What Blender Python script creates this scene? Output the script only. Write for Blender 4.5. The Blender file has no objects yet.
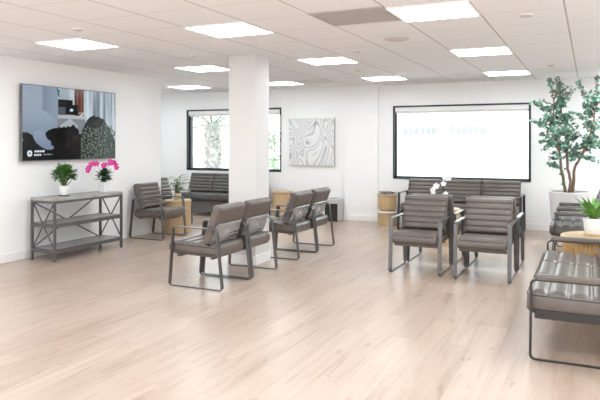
import bpy, bmesh, math, random
from mathutils import Vector, Matrix, noise
R = math.radians
sc = bpy.context.scene
C = sc.collection

# ------------------------------------------------------------------ camera, world, light, exposure
cam_d = bpy.data.cameras.new('camera')
cam = bpy.data.objects.new('camera', cam_d); C.objects.link(cam)
cam.location = (0, 0, 1.40)
cam.rotation_euler = (R(90), 0, R(25.07))
cam_d.sensor_width = 36.0
cam_d.lens = 37.2
cam_d.shift_y = -0.0958
cam_d.clip_start = 0.05
sc.camera = cam

world = bpy.data.worlds.new('bright_day'); sc.world = world
world.use_nodes = True
bg = world.node_tree.nodes['Background']
bg.inputs[0].default_value = (0.93, 0.97, 1.0, 1)
bg.inputs[1].default_value = 5.0

sc.view_settings.view_transform = 'Standard'
sc.view_settings.look = 'None'
sc.view_settings.gamma = 1.0
sc.view_settings.use_curve_mapping = False
sc.view_settings.exposure = 0.08
sc.cycles.use_denoising = True
sc.cycles.max_bounces = 10
sc.cycles.diffuse_bounces = 6
sc.cycles.transparent_max_bounces = 16
sc.cycles.sample_clamp_indirect = 6.0
sc.cycles.caustics_reflective = False
sc.cycles.caustics_refractive = False

CEIL = 2.41
PANEL_EMIT = 13.6
# the room's ceiling lights that hang behind the viewer and to the right of the view
def area(name, x, y, power, sx=0.58, sy=0.55):
    d = bpy.data.lights.new(name, 'AREA'); d.shape = 'RECTANGLE'; d.size = sx; d.size_y = sy
    d.energy = power; d.color = (0.885, 0.96, 1.0)
    o = bpy.data.objects.new(name, d); C.objects.link(o); o.location = (x, y, CEIL - 0.03)
for ax in (-4.745, -2.915, -1.085, 0.745):
    for ay in (2.45, 0.15, -2.0):
        area('unseen_ceiling_lamp', ax, ay, 20)
for ay in (4.76, 7.06, 9.36):
    area('unseen_ceiling_lamp', 0.745, ay, 36)
area('unseen_ceiling_lamp', -7.95, 9.36, 11)  # unseen lamp added off the light grid to brighten the alcove wall

# added daylight fill behind the viewer, tilted up to lift the ceiling; no windows there
for wx in (-4.6, -1.4):
    d = bpy.data.lights.new('daylight_fill', 'AREA'); d.shape = 'RECTANGLE'; d.size = 2.6; d.size_y = 1.4
    d.energy = 62; d.color = (0.90, 0.96, 1.0)
    o = bpy.data.objects.new('daylight_fill', d); C.objects.link(o); o.location = (wx, -2.95, 1.35); o.rotation_euler = (R(112), 0, 0)

d = bpy.data.lights.new('daylight_fill', 'AREA'); d.shape = 'RECTANGLE'; d.size = 3.0; d.size_y = 1.3  # added fill from the right for the column's right face, no window modelled
d.energy = 62; d.color = (0.90, 0.96, 1.0)
o = bpy.data.objects.new('daylight_fill', d); C.objects.link(o); o.location = (1.80, 1.2, 1.35); o.rotation_euler = (R(105), 0, R(90))

# ------------------------------------------------------------------ materials
def new_mat(name):
    m = bpy.data.materials.new(name); m.use_nodes = True
    nt = m.node_tree
    return m, nt, nt.nodes['Principled BSDF']

def ramp(nt, fac, stops):
    r = nt.nodes.new('ShaderNodeValToRGB')
    e = r.color_ramp.elements
    while len(e) < len(stops): e.new(0.5)
    for k, (p, c) in enumerate(stops):
        e[k].position = p; e[k].color = (*c, 1)
    nt.links.new(fac, r.inputs[0])
    return r.outputs[0]

def mat(name, col, rough=0.5, metal=0.0, var=0.0, scale=8.0, bump=0.0, bscale=60.0, spec=0.5, coat=0.0):
    m, nt, b = new_mat(name)
    b.inputs['Base Color'].default_value = (*col, 1)
    b.inputs['Roughness'].default_value = rough
    b.inputs['Metallic'].default_value = metal
    b.inputs['Specular IOR Level'].default_value = spec
    b.inputs['Coat Weight'].default_value = coat
    tc = nt.nodes.new('ShaderNodeTexCoord')
    if var > 0:
        n = nt.nodes.new('ShaderNodeTexNoise'); n.inputs['Scale'].default_value = scale; n.inputs['Detail'].default_value = 4
        nt.links.new(tc.outputs['Object'], n.inputs['Vector'])
        lo = tuple(c * (1 - var) for c in col); hi = tuple(min(1, c * (1 + var)) for c in col)
        nt.links.new(ramp(nt, n.outputs['Fac'], [(0.3, lo), (0.7, hi)]), b.inputs['Base Color'])
    if bump > 0:
        n2 = nt.nodes.new('ShaderNodeTexNoise'); n2.inputs['Scale'].default_value = bscale; n2.inputs['Detail'].default_value = 3
        nt.links.new(tc.outputs['Object'], n2.inputs['Vector'])
        bp = nt.nodes.new('ShaderNodeBump'); bp.inputs['Strength'].default_value = bump; bp.inputs['Distance'].default_value = 0.01
        nt.links.new(n2.outputs['Fac'], bp.inputs['Height']); nt.links.new(bp.outputs['Normal'], b.inputs['Normal'])
    return m

def emit(name, col, strength):
    m, nt, b = new_mat(name)
    b.inputs['Base Color'].default_value = (*col, 1)
    b.inputs['Emission Color'].default_value = (*col, 1)
    b.inputs['Emission Strength'].default_value = strength
    return m

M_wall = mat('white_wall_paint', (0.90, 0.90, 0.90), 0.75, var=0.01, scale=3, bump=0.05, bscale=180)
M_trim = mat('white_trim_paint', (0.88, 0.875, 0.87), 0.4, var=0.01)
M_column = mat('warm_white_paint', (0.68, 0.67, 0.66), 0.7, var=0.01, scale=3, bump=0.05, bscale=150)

def mat_floor():
    m, nt, b = new_mat('pale_oak_planks')
    L = nt.links.new
    tc = nt.nodes.new('ShaderNodeTexCoord')
    mp = nt.nodes.new('ShaderNodeMapping'); mp.inputs['Rotation'].default_value = (0, 0, R(90))
    L(tc.outputs['Object'], mp.inputs['Vector'])
    br = nt.nodes.new('ShaderNodeTexBrick')
    br.offset = 0.37; br.inputs['Scale'].default_value = 1.0
    br.inputs['Brick Width'].default_value = 1.45; br.inputs['Row Height'].default_value = 0.185
    br.inputs['Mortar Size'].default_value = 0.0012; br.inputs['Mortar Smooth'].default_value = 0.3
    br.inputs['Bias'].default_value = 0.0
    br.inputs['Color1'].default_value = (0.485, 0.383, 0.318, 1)
    br.inputs['Color2'].default_value = (0.425, 0.328, 0.268, 1)
    br.inputs['Mortar'].default_value = (0.34, 0.26, 0.20, 1)
    L(mp.outputs[0], br.inputs['Vector'])
    # grain: noise stretched along the planks, shifted per plank by the brick colour
    mg = nt.nodes.new('ShaderNodeMapping'); mg.inputs['Scale'].default_value = (16, 1.3, 1)
    L(tc.outputs['Object'], mg.inputs['Vector'])
    ad = nt.nodes.new('ShaderNodeVectorMath'); ad.operation = 'MULTIPLY_ADD'
    ad.inputs[1].default_value = (60, 60, 60)
    L(br.outputs['Color'], ad.inputs[0]); L(mg.outputs[0], ad.inputs[2])
    g = nt.nodes.new('ShaderNodeTexNoise'); g.inputs['Scale'].default_value = 1.0; g.inputs['Detail'].default_value = 7; g.inputs['Distortion'].default_value = 0.8
    L(ad.outputs[0], g.inputs['Vector'])
    gr = ramp(nt, g.outputs['Fac'], [(0.25, (0.79, 0.74, 0.68)), (0.48, (0.98, 0.97, 0.96)), (0.75, (1.08, 1.08, 1.08))])
    mx = nt.nodes.new('ShaderNodeMix'); mx.data_type = 'RGBA'; mx.blend_type = 'MULTIPLY'; mx.inputs[0].default_value = 1.0
    L(br.outputs['Color'], mx.inputs[6]); L(gr, mx.inputs[7])
    # knots
    mk = nt.nodes.new('ShaderNodeMapping'); mk.inputs['Scale'].default_value = (5.5, 2.2, 1)
    L(tc.outputs['Object'], mk.inputs['Vector'])
    k = nt.nodes.new('ShaderNodeTexNoise'); k.inputs['Scale'].default_value = 1.6; k.inputs['Detail'].default_value = 3
    L(mk.outputs[0], k.inputs['Vector'])
    kr = ramp(nt, k.outputs['Fac'], [(0.64, (1, 1, 1)), (0.74, (0.80, 0.72, 0.66))])
    m2 = nt.nodes.new('ShaderNodeMix'); m2.data_type = 'RGBA'; m2.blend_type = 'MULTIPLY'; m2.inputs[0].default_value = 1.0
    L(mx.outputs[2], m2.inputs[6]); L(kr, m2.inputs[7])
    L(m2.outputs[2], b.inputs['Base Color'])
    b.inputs['Roughness'].default_value = 0.30
    b.inputs['Specular IOR Level'].default_value = 0.5
    bp = nt.nodes.new('ShaderNodeBump'); bp.inputs['Strength'].default_value = 0.08; bp.inputs['Distance'].default_value = 0.004
    L(g.outputs['Fac'], bp.inputs['Height']); L(bp.outputs[0], b.inputs['Normal'])
    return m
M_floor = mat_floor()

def mat_ceiling():
    m, nt, b = new_mat('lay_in_ceiling_tiles')
    L = nt.links.new
    tc = nt.nodes.new('ShaderNodeTexCoord')
    sp = nt.nodes.new('ShaderNodeSeparateXYZ'); L(tc.outputs['Object'], sp.inputs[0])
    def line(sock, off, pitch, half):
        a = nt.nodes.new('ShaderNodeMath'); a.operation = 'SUBTRACT'; a.inputs[1].default_value = off; L(sock, a.inputs[0])
        p = nt.nodes.new('ShaderNodeMath'); p.operation = 'PINGPONG'; p.inputs[1].default_value = pitch / 2; L(a.outputs[0], p.inputs[0])
        l = nt.nodes.new('ShaderNodeMath'); l.operation = 'LESS_THAN'; l.inputs[1].default_value = half; L(p.outputs[0], l.inputs[0])
        return l.outputs[0]
    lx = line(sp.outputs[0], -1.39, 0.61, 0.0065)
    ly = line(sp.outputs[1], 4.47, 0.575, 0.004)
    n = nt.nodes.new('ShaderNodeTexNoise'); n.inputs['Scale'].default_value = 90; n.inputs['Detail'].default_value = 3
    L(tc.outputs['Object'], n.inputs['Vector'])
    base = ramp(nt, n.outputs['Fac'], [(0.3, (0.86, 0.865, 0.885)), (0.7, (0.90, 0.905, 0.925))])
    a = nt.nodes.new('ShaderNodeMix'); a.data_type = 'RGBA'; L(ly, a.inputs[0]); L(base, a.inputs[6]); a.inputs[7].default_value = (0.68, 0.64, 0.62, 1)
    c = nt.nodes.new('ShaderNodeMix'); c.data_type = 'RGBA'; L(lx, c.inputs[0]); L(a.outputs[2], c.inputs[6]); c.inputs[7].default_value = (0.50, 0.46, 0.44, 1)
    L(c.outputs[2], b.inputs['Base Color'])
    b.inputs['Roughness'].default_value = 0.85
    b.inputs['Specular IOR Level'].default_value = 0.15
    return m
M_ceil = mat_ceiling()

M_leather = mat('taupe_leather', (0.125, 0.104, 0.091), 0.30, var=0.10, scale=5, bump=0.06, bscale=220, spec=0.6)
M_leather_bk = mat('matte_taupe_back_fabric', (0.135, 0.108, 0.092), 0.7, var=0.06, scale=30)
M_vinyl = mat('shiny_grey_vinyl', (0.36, 0.36, 0.365), 0.20, metal=0.5, var=0.15, scale=7, spec=0.9, coat=0.4)
M_greyleather = mat('grey_leather', (0.105, 0.099, 0.093), 0.32, var=0.08, scale=5, bump=0.06, bscale=220)
M_piping = mat('dark_piping', (0.045, 0.036, 0.03), 0.5, var=0.1)
M_steel = mat('gunmetal_flat_bar', (0.115, 0.113, 0.112), 0.28, metal=0.35, var=0.08, scale=20)
M_steel_dark = mat('dark_steel_flat_bar', (0.040, 0.038, 0.037), 0.32, metal=0.3, var=0.08, scale=20)
M_bolt = mat('black_bolt', (0.02, 0.02, 0.02), 0.4, metal=0.5, var=0.1)
M_panel_dk = mat('grey_panel_board', (0.17, 0.165, 0.16), 0.6, var=0.05)
M_frame_dk = mat('dark_bronze_window_frame', (0.022, 0.027, 0.034), 0.4, metal=0.2, var=0.1)
M_shelfwhite = mat('white_shelf_board', (0.82, 0.82, 0.81), 0.5, var=0.02)
def mat_shade():
    m, nt, b = new_mat('white_roller_shade')
    b.inputs['Base Color'].default_value = (0.93, 0.93, 0.93, 1); b.inputs['Roughness'].default_value = 0.8
    tr = nt.nodes.new('ShaderNodeBsdfTranslucent'); tr.inputs[0].default_value = (0.85, 0.86, 0.86, 1)
    wv = nt.nodes.new('ShaderNodeTexNoise'); wv.inputs['Scale'].default_value = 300
    bp = nt.nodes.new('ShaderNodeBump'); bp.inputs['Strength'].default_value = 0.05; nt.links.new(wv.outputs['Fac'], bp.inputs['Height']); nt.links.new(bp.outputs[0], b.inputs['Normal'])
    mx = nt.nodes.new('ShaderNodeMixShader'); mx.inputs[0].default_value = 0.12
    nt.links.new(b.outputs[0], mx.inputs[1]); nt.links.new(tr.outputs[0], mx.inputs[2])
    nt.links.new(mx.outputs[0], nt.nodes['Material Output'].inputs[0])
    return m
M_shade = mat_shade()
M_console = mat('grey_console_metal', (0.10, 0.098, 0.097), 0.42, metal=0.25, var=0.15, scale=15)
M_shelfwood = mat('weathered_grey_wood', (0.34, 0.33, 0.325), 0.34, var=0.22, scale=9)
M_pot = mat('white_glazed_pot', (0.86, 0.86, 0.85), 0.25, var=0.01)
M_potgrey = mat('pale_grey_planter', (0.70, 0.69, 0.69), 0.5, var=0.03)
M_soil = mat('dark_soil', (0.03, 0.022, 0.016), 0.95, var=0.4, scale=60)
M_leaf = mat('green_leaf', (0.085, 0.22, 0.055), 0.45, var=0.45, scale=9)
M_leafdark = mat('dark_green_leaf', (0.028, 0.085, 0.030), 0.4, var=0.4, scale=9)
M_leafbright = mat('bright_green_leaf', (0.15, 0.36, 0.07), 0.45, var=0.4, scale=9)
M_leafblue = mat('blue_green_leaf', (0.18, 0.36, 0.265), 0.5, var=0.5, scale=5)
M_leafpink = mat('reddish_young_leaf', (0.28, 0.17, 0.17), 0.5, var=0.4, scale=6)
M_stem = mat('green_stem', (0.12, 0.20, 0.06), 0.5, var=0.2)
M_bark = mat('brown_bark', (0.20, 0.135, 0.09), 0.8, var=0.35, scale=25, bump=0.5, bscale=40)
M_pink = mat('magenta_petal', (0.72, 0.045, 0.33), 0.5, var=0.3, scale=20)
M_white = mat('white_petal', (0.86, 0.85, 0.86), 0.5, var=0.03, scale=20)
M_black = mat('black_plastic', (0.012, 0.012, 0.013), 0.4, var=0.1)
M_lgrey = mat('light_grey_plastic', (0.52, 0.51, 0.50), 0.4, var=0.04)
M_tvbezel = mat('grey_tv_bezel', (0.16, 0.16, 0.165), 0.3, metal=0.7, var=0.05)
M_vent = mat('grey_ceiling_panel', (0.46, 0.43, 0.42), 0.7, var=0.04, scale=40)
M_vent_lt = mat('light_grey_vent', (0.76, 0.75, 0.75), 0.6, var=0.03)
M_speaker = mat('pinkish_white_grille', (0.62, 0.57, 0.56), 0.6, var=0.05, scale=120)
M_paper = mat('magazine_cover', (0.05, 0.055, 0.07), 0.35, var=0.8, scale=22)
M_paper2 = mat('pale_magazine_cover', (0.35, 0.36, 0.38), 0.35, var=0.6, scale=25)
M_diffuser = emit('lit_diffuser', (0.885, 0.96, 1.0), PANEL_EMIT)
M_lightframe = mat('white_light_frame', (0.85, 0.84, 0.83), 0.4, var=0.01)

def mat_wood(name, c1, c2, axis_scale=(9, 9, 1.2)):
    m, nt, b = new_mat(name)
    tc = nt.nodes.new('ShaderNodeTexCoord'); mp = nt.nodes.new('ShaderNodeMapping'); mp.inputs['Scale'].default_value = axis_scale
    nt.links.new(tc.outputs['Object'], mp.inputs[0])
    n = nt.nodes.new('ShaderNodeTexNoise'); n.inputs['Scale'].default_value = 3; n.inputs['Detail'].default_value = 6; n.inputs['Distortion'].default_value = 1.0
    nt.links.new(mp.outputs[0], n.inputs['Vector'])
    nt.links.new(ramp(nt, n.outputs['Fac'], [(0.3, c1), (0.7, c2)]), b.inputs['Base Color'])
    b.inputs['Roughness'].default_value = 0.42
    return m
M_wood = mat_wood('honey_oak', (0.47, 0.32, 0.17), (0.58, 0.42, 0.25))
M_woodtop = mat_wood('honey_oak_top', (0.52, 0.37, 0.22), (0.62, 0.47, 0.30), (3, 14, 3))
M_wooddark = mat_wood('golden_oak_slats', (0.46, 0.29, 0.12), (0.58, 0.39, 0.19))

def mat_glass():
    m = bpy.data.materials.new('clear_window_glass'); m.use_nodes = True
    nt = m.node_tree; nt.nodes.clear()
    out = nt.nodes.new('ShaderNodeOutputMaterial'); mix = nt.nodes.new('ShaderNodeMixShader')
    t = nt.nodes.new('ShaderNodeBsdfTransparent'); g = nt.nodes.new('ShaderNodeBsdfGlossy'); g.inputs['Roughness'].default_value = 0.02
    f = nt.nodes.new('ShaderNodeFresnel'); f.inputs['IOR'].default_value = 1.45
    t.inputs[0].default_value = (0.96, 0.985, 0.98, 1)
    nt.links.new(f.outputs[0], mix.inputs[0]); nt.links.new(t.outputs[0], mix.inputs[1]); nt.links.new(g.outputs[0], mix.inputs[2])
    nt.links.new(mix.outputs[0], out.inputs[0])
    return m
M_glass = mat_glass()

def mat_canvas():
    m, nt, b = new_mat('grey_contour_print')
    L = nt.links.new
    tc = nt.nodes.new('ShaderNodeTexCoord')
    n = nt.nodes.new('ShaderNodeTexNoise'); n.inputs['Scale'].default_value = 1.15; n.inputs['Detail'].default_value = 1.2; n.inputs['Distortion'].default_value = 0.9
    mp = nt.nodes.new('ShaderNodeMapping'); mp.inputs['Location'].default_value = (3.1, 0, 7.7); mp.inputs['Rotation'].default_value = (0, R(35), 0); mp.inputs['Scale'].default_value = (1.5, 1, 0.8)
    L(tc.outputs['Object'], mp.inputs[0]); L(mp.outputs[0], n.inputs['Vector'])
    mu = nt.nodes.new('ShaderNodeMath'); mu.operation = 'MULTIPLY'; mu.inputs[1].default_value = 17; L(n.outputs['Fac'], mu.inputs[0])
    fr = nt.nodes.new('ShaderNodeMath'); fr.operation = 'FRACT'; L(mu.outputs[0], fr.inputs[0])
    col = ramp(nt, fr.outputs[0], [(0.0, (0.30, 0.30, 0.31)), (0.10, (0.58, 0.58, 0.59)), (0.25, (0.80, 0.80, 0.81)), (0.6, (0.74, 0.74, 0.75)), (0.92, (0.66, 0.66, 0.67)), (1.0, (0.40, 0.40, 0.41))])
    L(col, b.inputs['Base Color']); b.inputs['Roughness'].default_value = 0.6
    return m
M_canvas = mat_canvas()
M_canvas_edge = mat('grey_canvas_edge', (0.42, 0.42, 0.42), 0.7, var=0.05)

def mat_screen():
    m, nt, b = new_mat('lit_tv_picture')
    a = nt.nodes.new('ShaderNodeVertexColor'); a.layer_name = 'picture'
    b.inputs['Base Color'].default_value = (0.005, 0.005, 0.005, 1)
    b.inputs['Roughness'].default_value = 0.12
    b.inputs['Specular IOR Level'].default_value = 0.18
    nt.links.new(a.outputs['Color'], b.inputs['Emission Color']); b.inputs['Emission Strength'].default_value = 0.9
    return m
M_screen = mat_screen()

# ------------------------------------------------------------------ mesh helpers
def finish(name, bm, m, parent=None, smooth=False, loc=None):
    me = bpy.data.meshes.new(name); bm.normal_update(); bm.to_mesh(me); bm.free()
    for mm in (m if isinstance(m, (list, tuple)) else [m]): me.materials.append(mm)
    if smooth:
        for p in me.polygons: p.use_smooth = True
    o = bpy.data.objects.new(name, me); C.objects.link(o)
    if parent is not None: o.parent = parent
    if loc is not None: o.location = loc
    return o

def tag(o, label, cat, group=None, kind=None):
    o['label'] = label; o['category'] = cat
    if group: o['group'] = group
    if kind: o['kind'] = kind
    return o

def empty(name, loc, rz=0.0):
    o = bpy.data.objects.new(name, None); C.objects.link(o)
    o.location = loc; o.rotation_euler = (0, 0, rz); o.empty_display_size = 0.1
    return o

def struct(o):
    o['kind'] = 'structure'; return o

def copy_tree(o, parent=None):
    c = o.copy(); C.objects.link(c)
    if parent is not None: c.parent = parent
    for ch in list(o.children): copy_tree(ch, c)
    return c

def box(bm, x0, x1, y0, y1, z0, z1, bev=0.0, seg=2, mi=0):
    co = [(x0,y0,z0),(x1,y0,z0),(x1,y1,z0),(x0,y1,z0),(x0,y0,z1),(x1,y0,z1),(x1,y1,z1),(x0,y1,z1)]
    v = [bm.verts.new(c) for c in co]
    fs = [bm.faces.new([v[i] for i in f]) for f in ((3,2,1,0),(4,5,6,7),(0,1,5,4),(1,2,6,5),(2,3,7,6),(3,0,4,7))]
    for f in fs: f.material_index = mi
    if bev > 0:
        es = list({e for f in fs for e in f.edges})
        bmesh.ops.bevel(bm, geom=es, offset=bev, segments=seg, profile=0.5, affect='EDGES', material=-1)

def lathe(bm, prof, n=32, center=(0,0,0), caps=True, wob=None):
    rings = []
    for (r, z) in prof:
        ring = []
        for k in range(n):
            a = 2*math.pi*k/n
            rr = r if wob is None else r + wob(k, z)
            ring.append(bm.verts.new((center[0]+rr*math.cos(a), center[1]+rr*math.sin(a), center[2]+z)))
        rings.append(ring)
    for a, b in zip(rings, rings[1:]):
        for k in range(n):
            bm.faces.new((a[k], a[(k+1) % n], b[(k+1) % n], b[k]))
    if caps:
        bm.faces.new(list(reversed(rings[0]))); bm.faces.new(rings[-1])

def tube(bm, pts, rads, n=8):
    pts = [Vector(p) for p in pts]
    if not isinstance(rads, (list, tuple)): rads = [rads]*len(pts)
    up = Vector((0.31, 0.17, 0.93)); rings = []
    for i, p in enumerate(pts):
        d = (pts[min(i+1, len(pts)-1)] - pts[max(i-1, 0)]).normalized()
        a = d.cross(up)
        if a.length < 1e-3: a = d.cross(Vector((1,0,0)))
        a.normalize(); b = d.cross(a)
        rings.append([bm.verts.new(p + (a*math.cos(2*math.pi*k/n) + b*math.sin(2*math.pi*k/n))*rads[i]) for k in range(n)])
    for A, B in zip(rings, rings[1:]):
        for k in range(n): bm.faces.new((A[k], A[(k+1) % n], B[(k+1) % n], B[k]))
    bm.faces.new(list(reversed(rings[0]))); bm.faces.new(rings[-1])

def rounded_path(corners, r, seg=5):
    out = []; n = len(corners)
    for i in range(n):
        p0, p, p1 = Vector(corners[i-1]), Vector(corners[i]), Vector(corners[(i+1) % n])
        a, b = (p0-p).normalized(), (p1-p).normalized()
        ang = a.angle(b); t = r/math.tan(ang/2)
        s, e = p + a*t, p + b*t
        cen = p + (a+b).normalized()*(r/math.sin(ang/2))
        vs, ve = s-cen, e-cen
        for k in range(seg+1):
            u = k/seg
            v = (vs*(1-u) + ve*u).normalized()*r
            out.append(cen + v)
    return out

def loop_bar(bm, corners, r, x0, x1, th):
    """closed loop of flat bar; corners in (y, z); x0..x1 its width; th its thickness inwards"""
    path = rounded_path(corners, r); n = len(path)
    c = sum(path, Vector((0,0)))/n
    rings = []
    for i in range(n):
        d = (path[(i+1) % n] - path[i-1]).normalized()
        nrm = Vector((-d.y, d.x))
        if nrm.dot(c - path[i]) < 0: nrm = -nrm
        o, q = path[i], path[i] + nrm*th
        f = 0.36 if path[i].y < 0.006 else (0.36 + 0.64*min(1, (path[i].y-0.006)/0.022))   # legs are wide, the foot rail narrow
        xm, xh = (x0+x1)/2, (x1-x0)/2*f
        rings.append([bm.verts.new((x, p.x, p.y)) for (x, p) in ((xm-xh,o),(xm+xh,o),(xm+xh,q),(xm-xh,q))])
    for i in range(n):
        A, B = rings[i], rings[(i+1) % n]
        for k in range(4): bm.faces.new((A[k], A[(k+1) % 4], B[(k+1) % 4], B[k]))

def cushion(bm, w, l, t, ribs, er=0.035, groove=0.012, both=False, mtx=Matrix(), cross=0):
    """upholstered pad: x across, y along, z its thickness; ribs run across"""
    nx, ny = 14, ribs*8
    xs = [-w/2 + w*(0.5-0.5*math.cos(math.pi*i/nx)) for i in range(nx+1)]
    ys = [l*k/ny for k in range(ny+1)]
    def edge(d):
        q = min(max(d/er, 0), 1)
        return math.sqrt(max(0.0, 1-(1-q)**2))
    def prof(x, y):
        e = edge(w/2-abs(x))*edge(min(y, l-y))
        return e
    def rib(y):
        f = (y/l*ribs) % 1.0
        d = min(f, 1-f)
        g = math.exp(-(d/0.085)**2)
        puff = math.sin(math.pi*f)
        return -groove*g + 0.007*puff
    top, bot = [], []
    for y in ys:
        rt, rb = [], []
        for x in xs:
            e = prof(x, y)
            h = t/2-er + er*e + rib(y)*min(1, e*1.3)
            if cross: 
                f = ((x+w/2)/w*cross) % 1.0; d = min(f, 1-f)
                h -= groove*0.7*math.exp(-(d/0.06)**2)*e
            hb = -(t/2-er + er*e + (rib(y)*e if both else 0))
            rt.append(bm.verts.new(mtx @ Vector((x, y, h)))); rb.append(bm.verts.new(mtx @ Vector((x, y, hb))))
        top.append(rt); bot.append(rb)
    for j in range(ny):
        for i in range(nx):
            bm.faces.new((top[j][i], top[j][i+1], top[j+1][i+1], top[j+1][i]))
            bm.faces.new((bot[j][i], bot[j+1][i], bot[j+1][i+1], bot[j][i+1]))
    for j in range(ny):
        bm.faces.new((top[j][0], top[j+1][0], bot[j+1][0], bot[j][0]))
        bm.faces.new((top[j][nx], bot[j][nx], bot[j+1][nx], top[j+1][nx]))
    for i in range(nx):
        bm.faces.new((top[0][i], bot[0][i], bot[0][i+1], top[0][i+1]))
        bm.faces.new((top[ny][i], top[ny][i+1], bot[ny][i+1], bot[ny][i]))

# ------------------------------------------------------------------ setting
LX, AX, RX, FY, BY, CY = -6.17, -8.6, 1.85, -3.0, 10.55, 7.98
bm = bmesh.new(); box(bm, AX-0.2, RX+0.2, FY-0.2, BY+0.2, -0.12, 0.0); struct(finish('floor', bm, M_floor))
bm = bmesh.new(); box(bm, AX-0.2, RX+0.2, FY-0.2, BY+0.2, CEIL, CEIL+0.12); struct(finish('ceiling', bm, M_ceil))
bm = bmesh.new(); box(bm, AX-0.2, LX, FY-0.2, CY, 0, CEIL); struct(finish('wall_left', bm, M_wall))
bm = bmesh.new(); box(bm, AX-0.2, AX, CY, BY, 0, CEIL); struct(finish('wall_alcove', bm, M_wall))
bm = bmesh.new(); box(bm, RX, RX+0.2, FY-0.2, BY, 0, CEIL); struct(finish('wall_right', bm, M_wall))
bm = bmesh.new(); box(bm, LX, RX, FY-0.2, FY, 0, CEIL); struct(finish('wall_front', bm, M_wall))
W1 = (-7.50, -5.33, 0.84, 2.065)
W2 = (-3.13, -0.855, 0.768, 2.04)
bm = bmesh.new()
xs = [AX-0.2, W1[0], W1[1], W2[0], W2[1], RX+0.2]
for k in (0, 2, 4): box(bm, xs[k], xs[k+1], BY, BY+0.2, 0, CEIL)
for w in (W1, W2):
    box(bm, w[0], w[1], BY, BY+0.2, 0, w[2]); box(bm, w[0], w[1], BY, BY+0.2, w[3], CEIL)
struct(finish('wall_back', bm, M_wall))
bm = bmesh.new(); box(bm, -4.01, -3.39, BY-0.09, BY, 0, CEIL); struct(finish('wall_pilaster', bm, M_wall))
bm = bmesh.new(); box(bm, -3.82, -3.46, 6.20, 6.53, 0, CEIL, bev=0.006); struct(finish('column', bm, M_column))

def baseboard(name, x0, x1, y0, y1, h=0.105):
    bm = bmesh.new(); box(bm, x0, x1, y0, y1, 0, h, bev=0.004); struct(finish(name, bm, M_trim))
baseboard('baseboard_left', LX, LX+0.014, FY, CY)
baseboard('baseboard_back', AX, -4.01, BY-0.014, BY)
baseboard('baseboard_right', -3.39, RX, BY-0.014, BY)
baseboard('baseboard_pilaster', -4.02, -3.38, BY-0.104, BY-0.09)
bm = bmesh.new()
for (x0,x1,y0,y1) in ((-3.832,-3.448,6.188,6.20),(-3.832,-3.448,6.53,6.542),(-3.832,-3.82,6.20,6.53),(-3.46,-3.448,6.20,6.53)): box(bm, x0,x1,y0,y1,0,0.105)
struct(finish('baseboard_column', bm, M_trim))

def window(n, w, mull):
    y_in, y_out = BY+0.065, BY+0.105
    x0, x1, z0, z1 = w
    yf0, yf1 = BY-0.012, BY+0.19
    root = bpy.data.objects.new('window_%d' % n, None); C.objects.link(root); struct(root)
    bm = bmesh.new(); t = 0.022
    box(bm, x0, x0+t, yf0, yf1, z0, z1); box(bm, x1-t, x1, yf0, yf1, z0, z1)
    box(bm, x0, x1, yf0, yf1, z0, z0+t); box(bm, x0, x1, yf0, yf1, z1-t, z1)
    # inner sash set back in the reveal
    s = 0.022
    for a in (x0+t,): box(bm, a, a+s, y_in, y_out, z0+t, z1-t)
    box(bm, x1-t-s, x1-t, y_in, y_out, z0+t, z1-t)
    box(bm, x0+t, x1-t, y_in, y_out, z0+t, z0+t+s); box(bm, x0+t, x1-t, y_in, y_out, z1-t-s, z1-t)
    f = finish('window_frame', bm, M_frame_dk, root)
    bm = bmesh.new(); box(bm, x0+t+s, x1-t-s, y_in+0.017, y_in+0.023, z0+t+s, z1-t-s)
    finish('glass_pane', bm, M_glass, root)
    # roller shade rolled up in its white cassette
    bm = bmesh.new(); box(bm, x0+t+0.01, x1-t-0.01, BY+0.004, BY+0.060, z1-t-0.085, z1-t-0.003, bev=0.008)
    cass = finish('roller_shade', bm, M_shade); tag(cass, 'white roller shade rolled up in its cassette atop the %s' % mull, 'window shade', 'roller shades in the two windows')
    bm = bmesh.new(); box(bm, x0+t+0.02, x1-t-0.02, BY+0.030, BY+0.042, z1-t-0.112, z1-t-0.082, bev=0.004)
    finish('hem_bar', bm, M_shade, cass)
window(1, W1, 'window with a palm trunk outside')
window(2, W2, 'wide window above the three-seat bench')

# ------------------------------------------------------------------ ceiling lights, vents, speakers
def ceiling_light(x, y, label):
    root = empty('ceiling_light', (x+0.305, y+0.287, CEIL)); tag(root, label, 'ceiling light', 'square troffer lights in the ceiling')
    bm = bmesh.new()
    for (a,b,c,d) in ((-0.305,0.305,-0.287,-0.272),(-0.305,0.305,0.272,0.287),(-0.305,-0.29,-0.272,0.272),(0.29,0.305,-0.272,0.272)): box(bm, a,b,c,d,-0.012,0.0)
    finish('light_frame', bm, M_lightframe, root)
    bm = bmesh.new(); box(bm, -0.29, 0.29, -0.272, 0.272, -0.008, -0.001)
    finish('diffuser', bm, M_diffuser, root)
LIGHTS = [
    (-5.05, 4.50, 'square ceiling light above the television, nearest the left wall'),
    (-3.22, 4.47, 'square ceiling light just in front of the column, largest of the left half'),
    (-1.39, 4.47, 'square ceiling light cut by the top edge, beside the grey ceiling panel'),
    (-5.05, 6.80, 'square ceiling light left of the column top, second back from the television'),
    (-3.22, 6.77, 'square ceiling light just right of the column top'),
    (-1.39, 6.77, 'square ceiling light in the middle of the right-hand row'),
    (-6.88, 9.05, 'square ceiling light in the alcove close to the left wall corner'),
    (-5.05, 9.12, 'narrow-looking ceiling light above the grey canvas, by the back wall'),
    (-3.22, 9.07, 'square ceiling light in front of the white wall pilaster'),
    (-1.39, 9.10, 'square ceiling light directly above the three-seat bench at the wide window'),
]
for a in LIGHTS: ceiling_light(*a)

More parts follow.
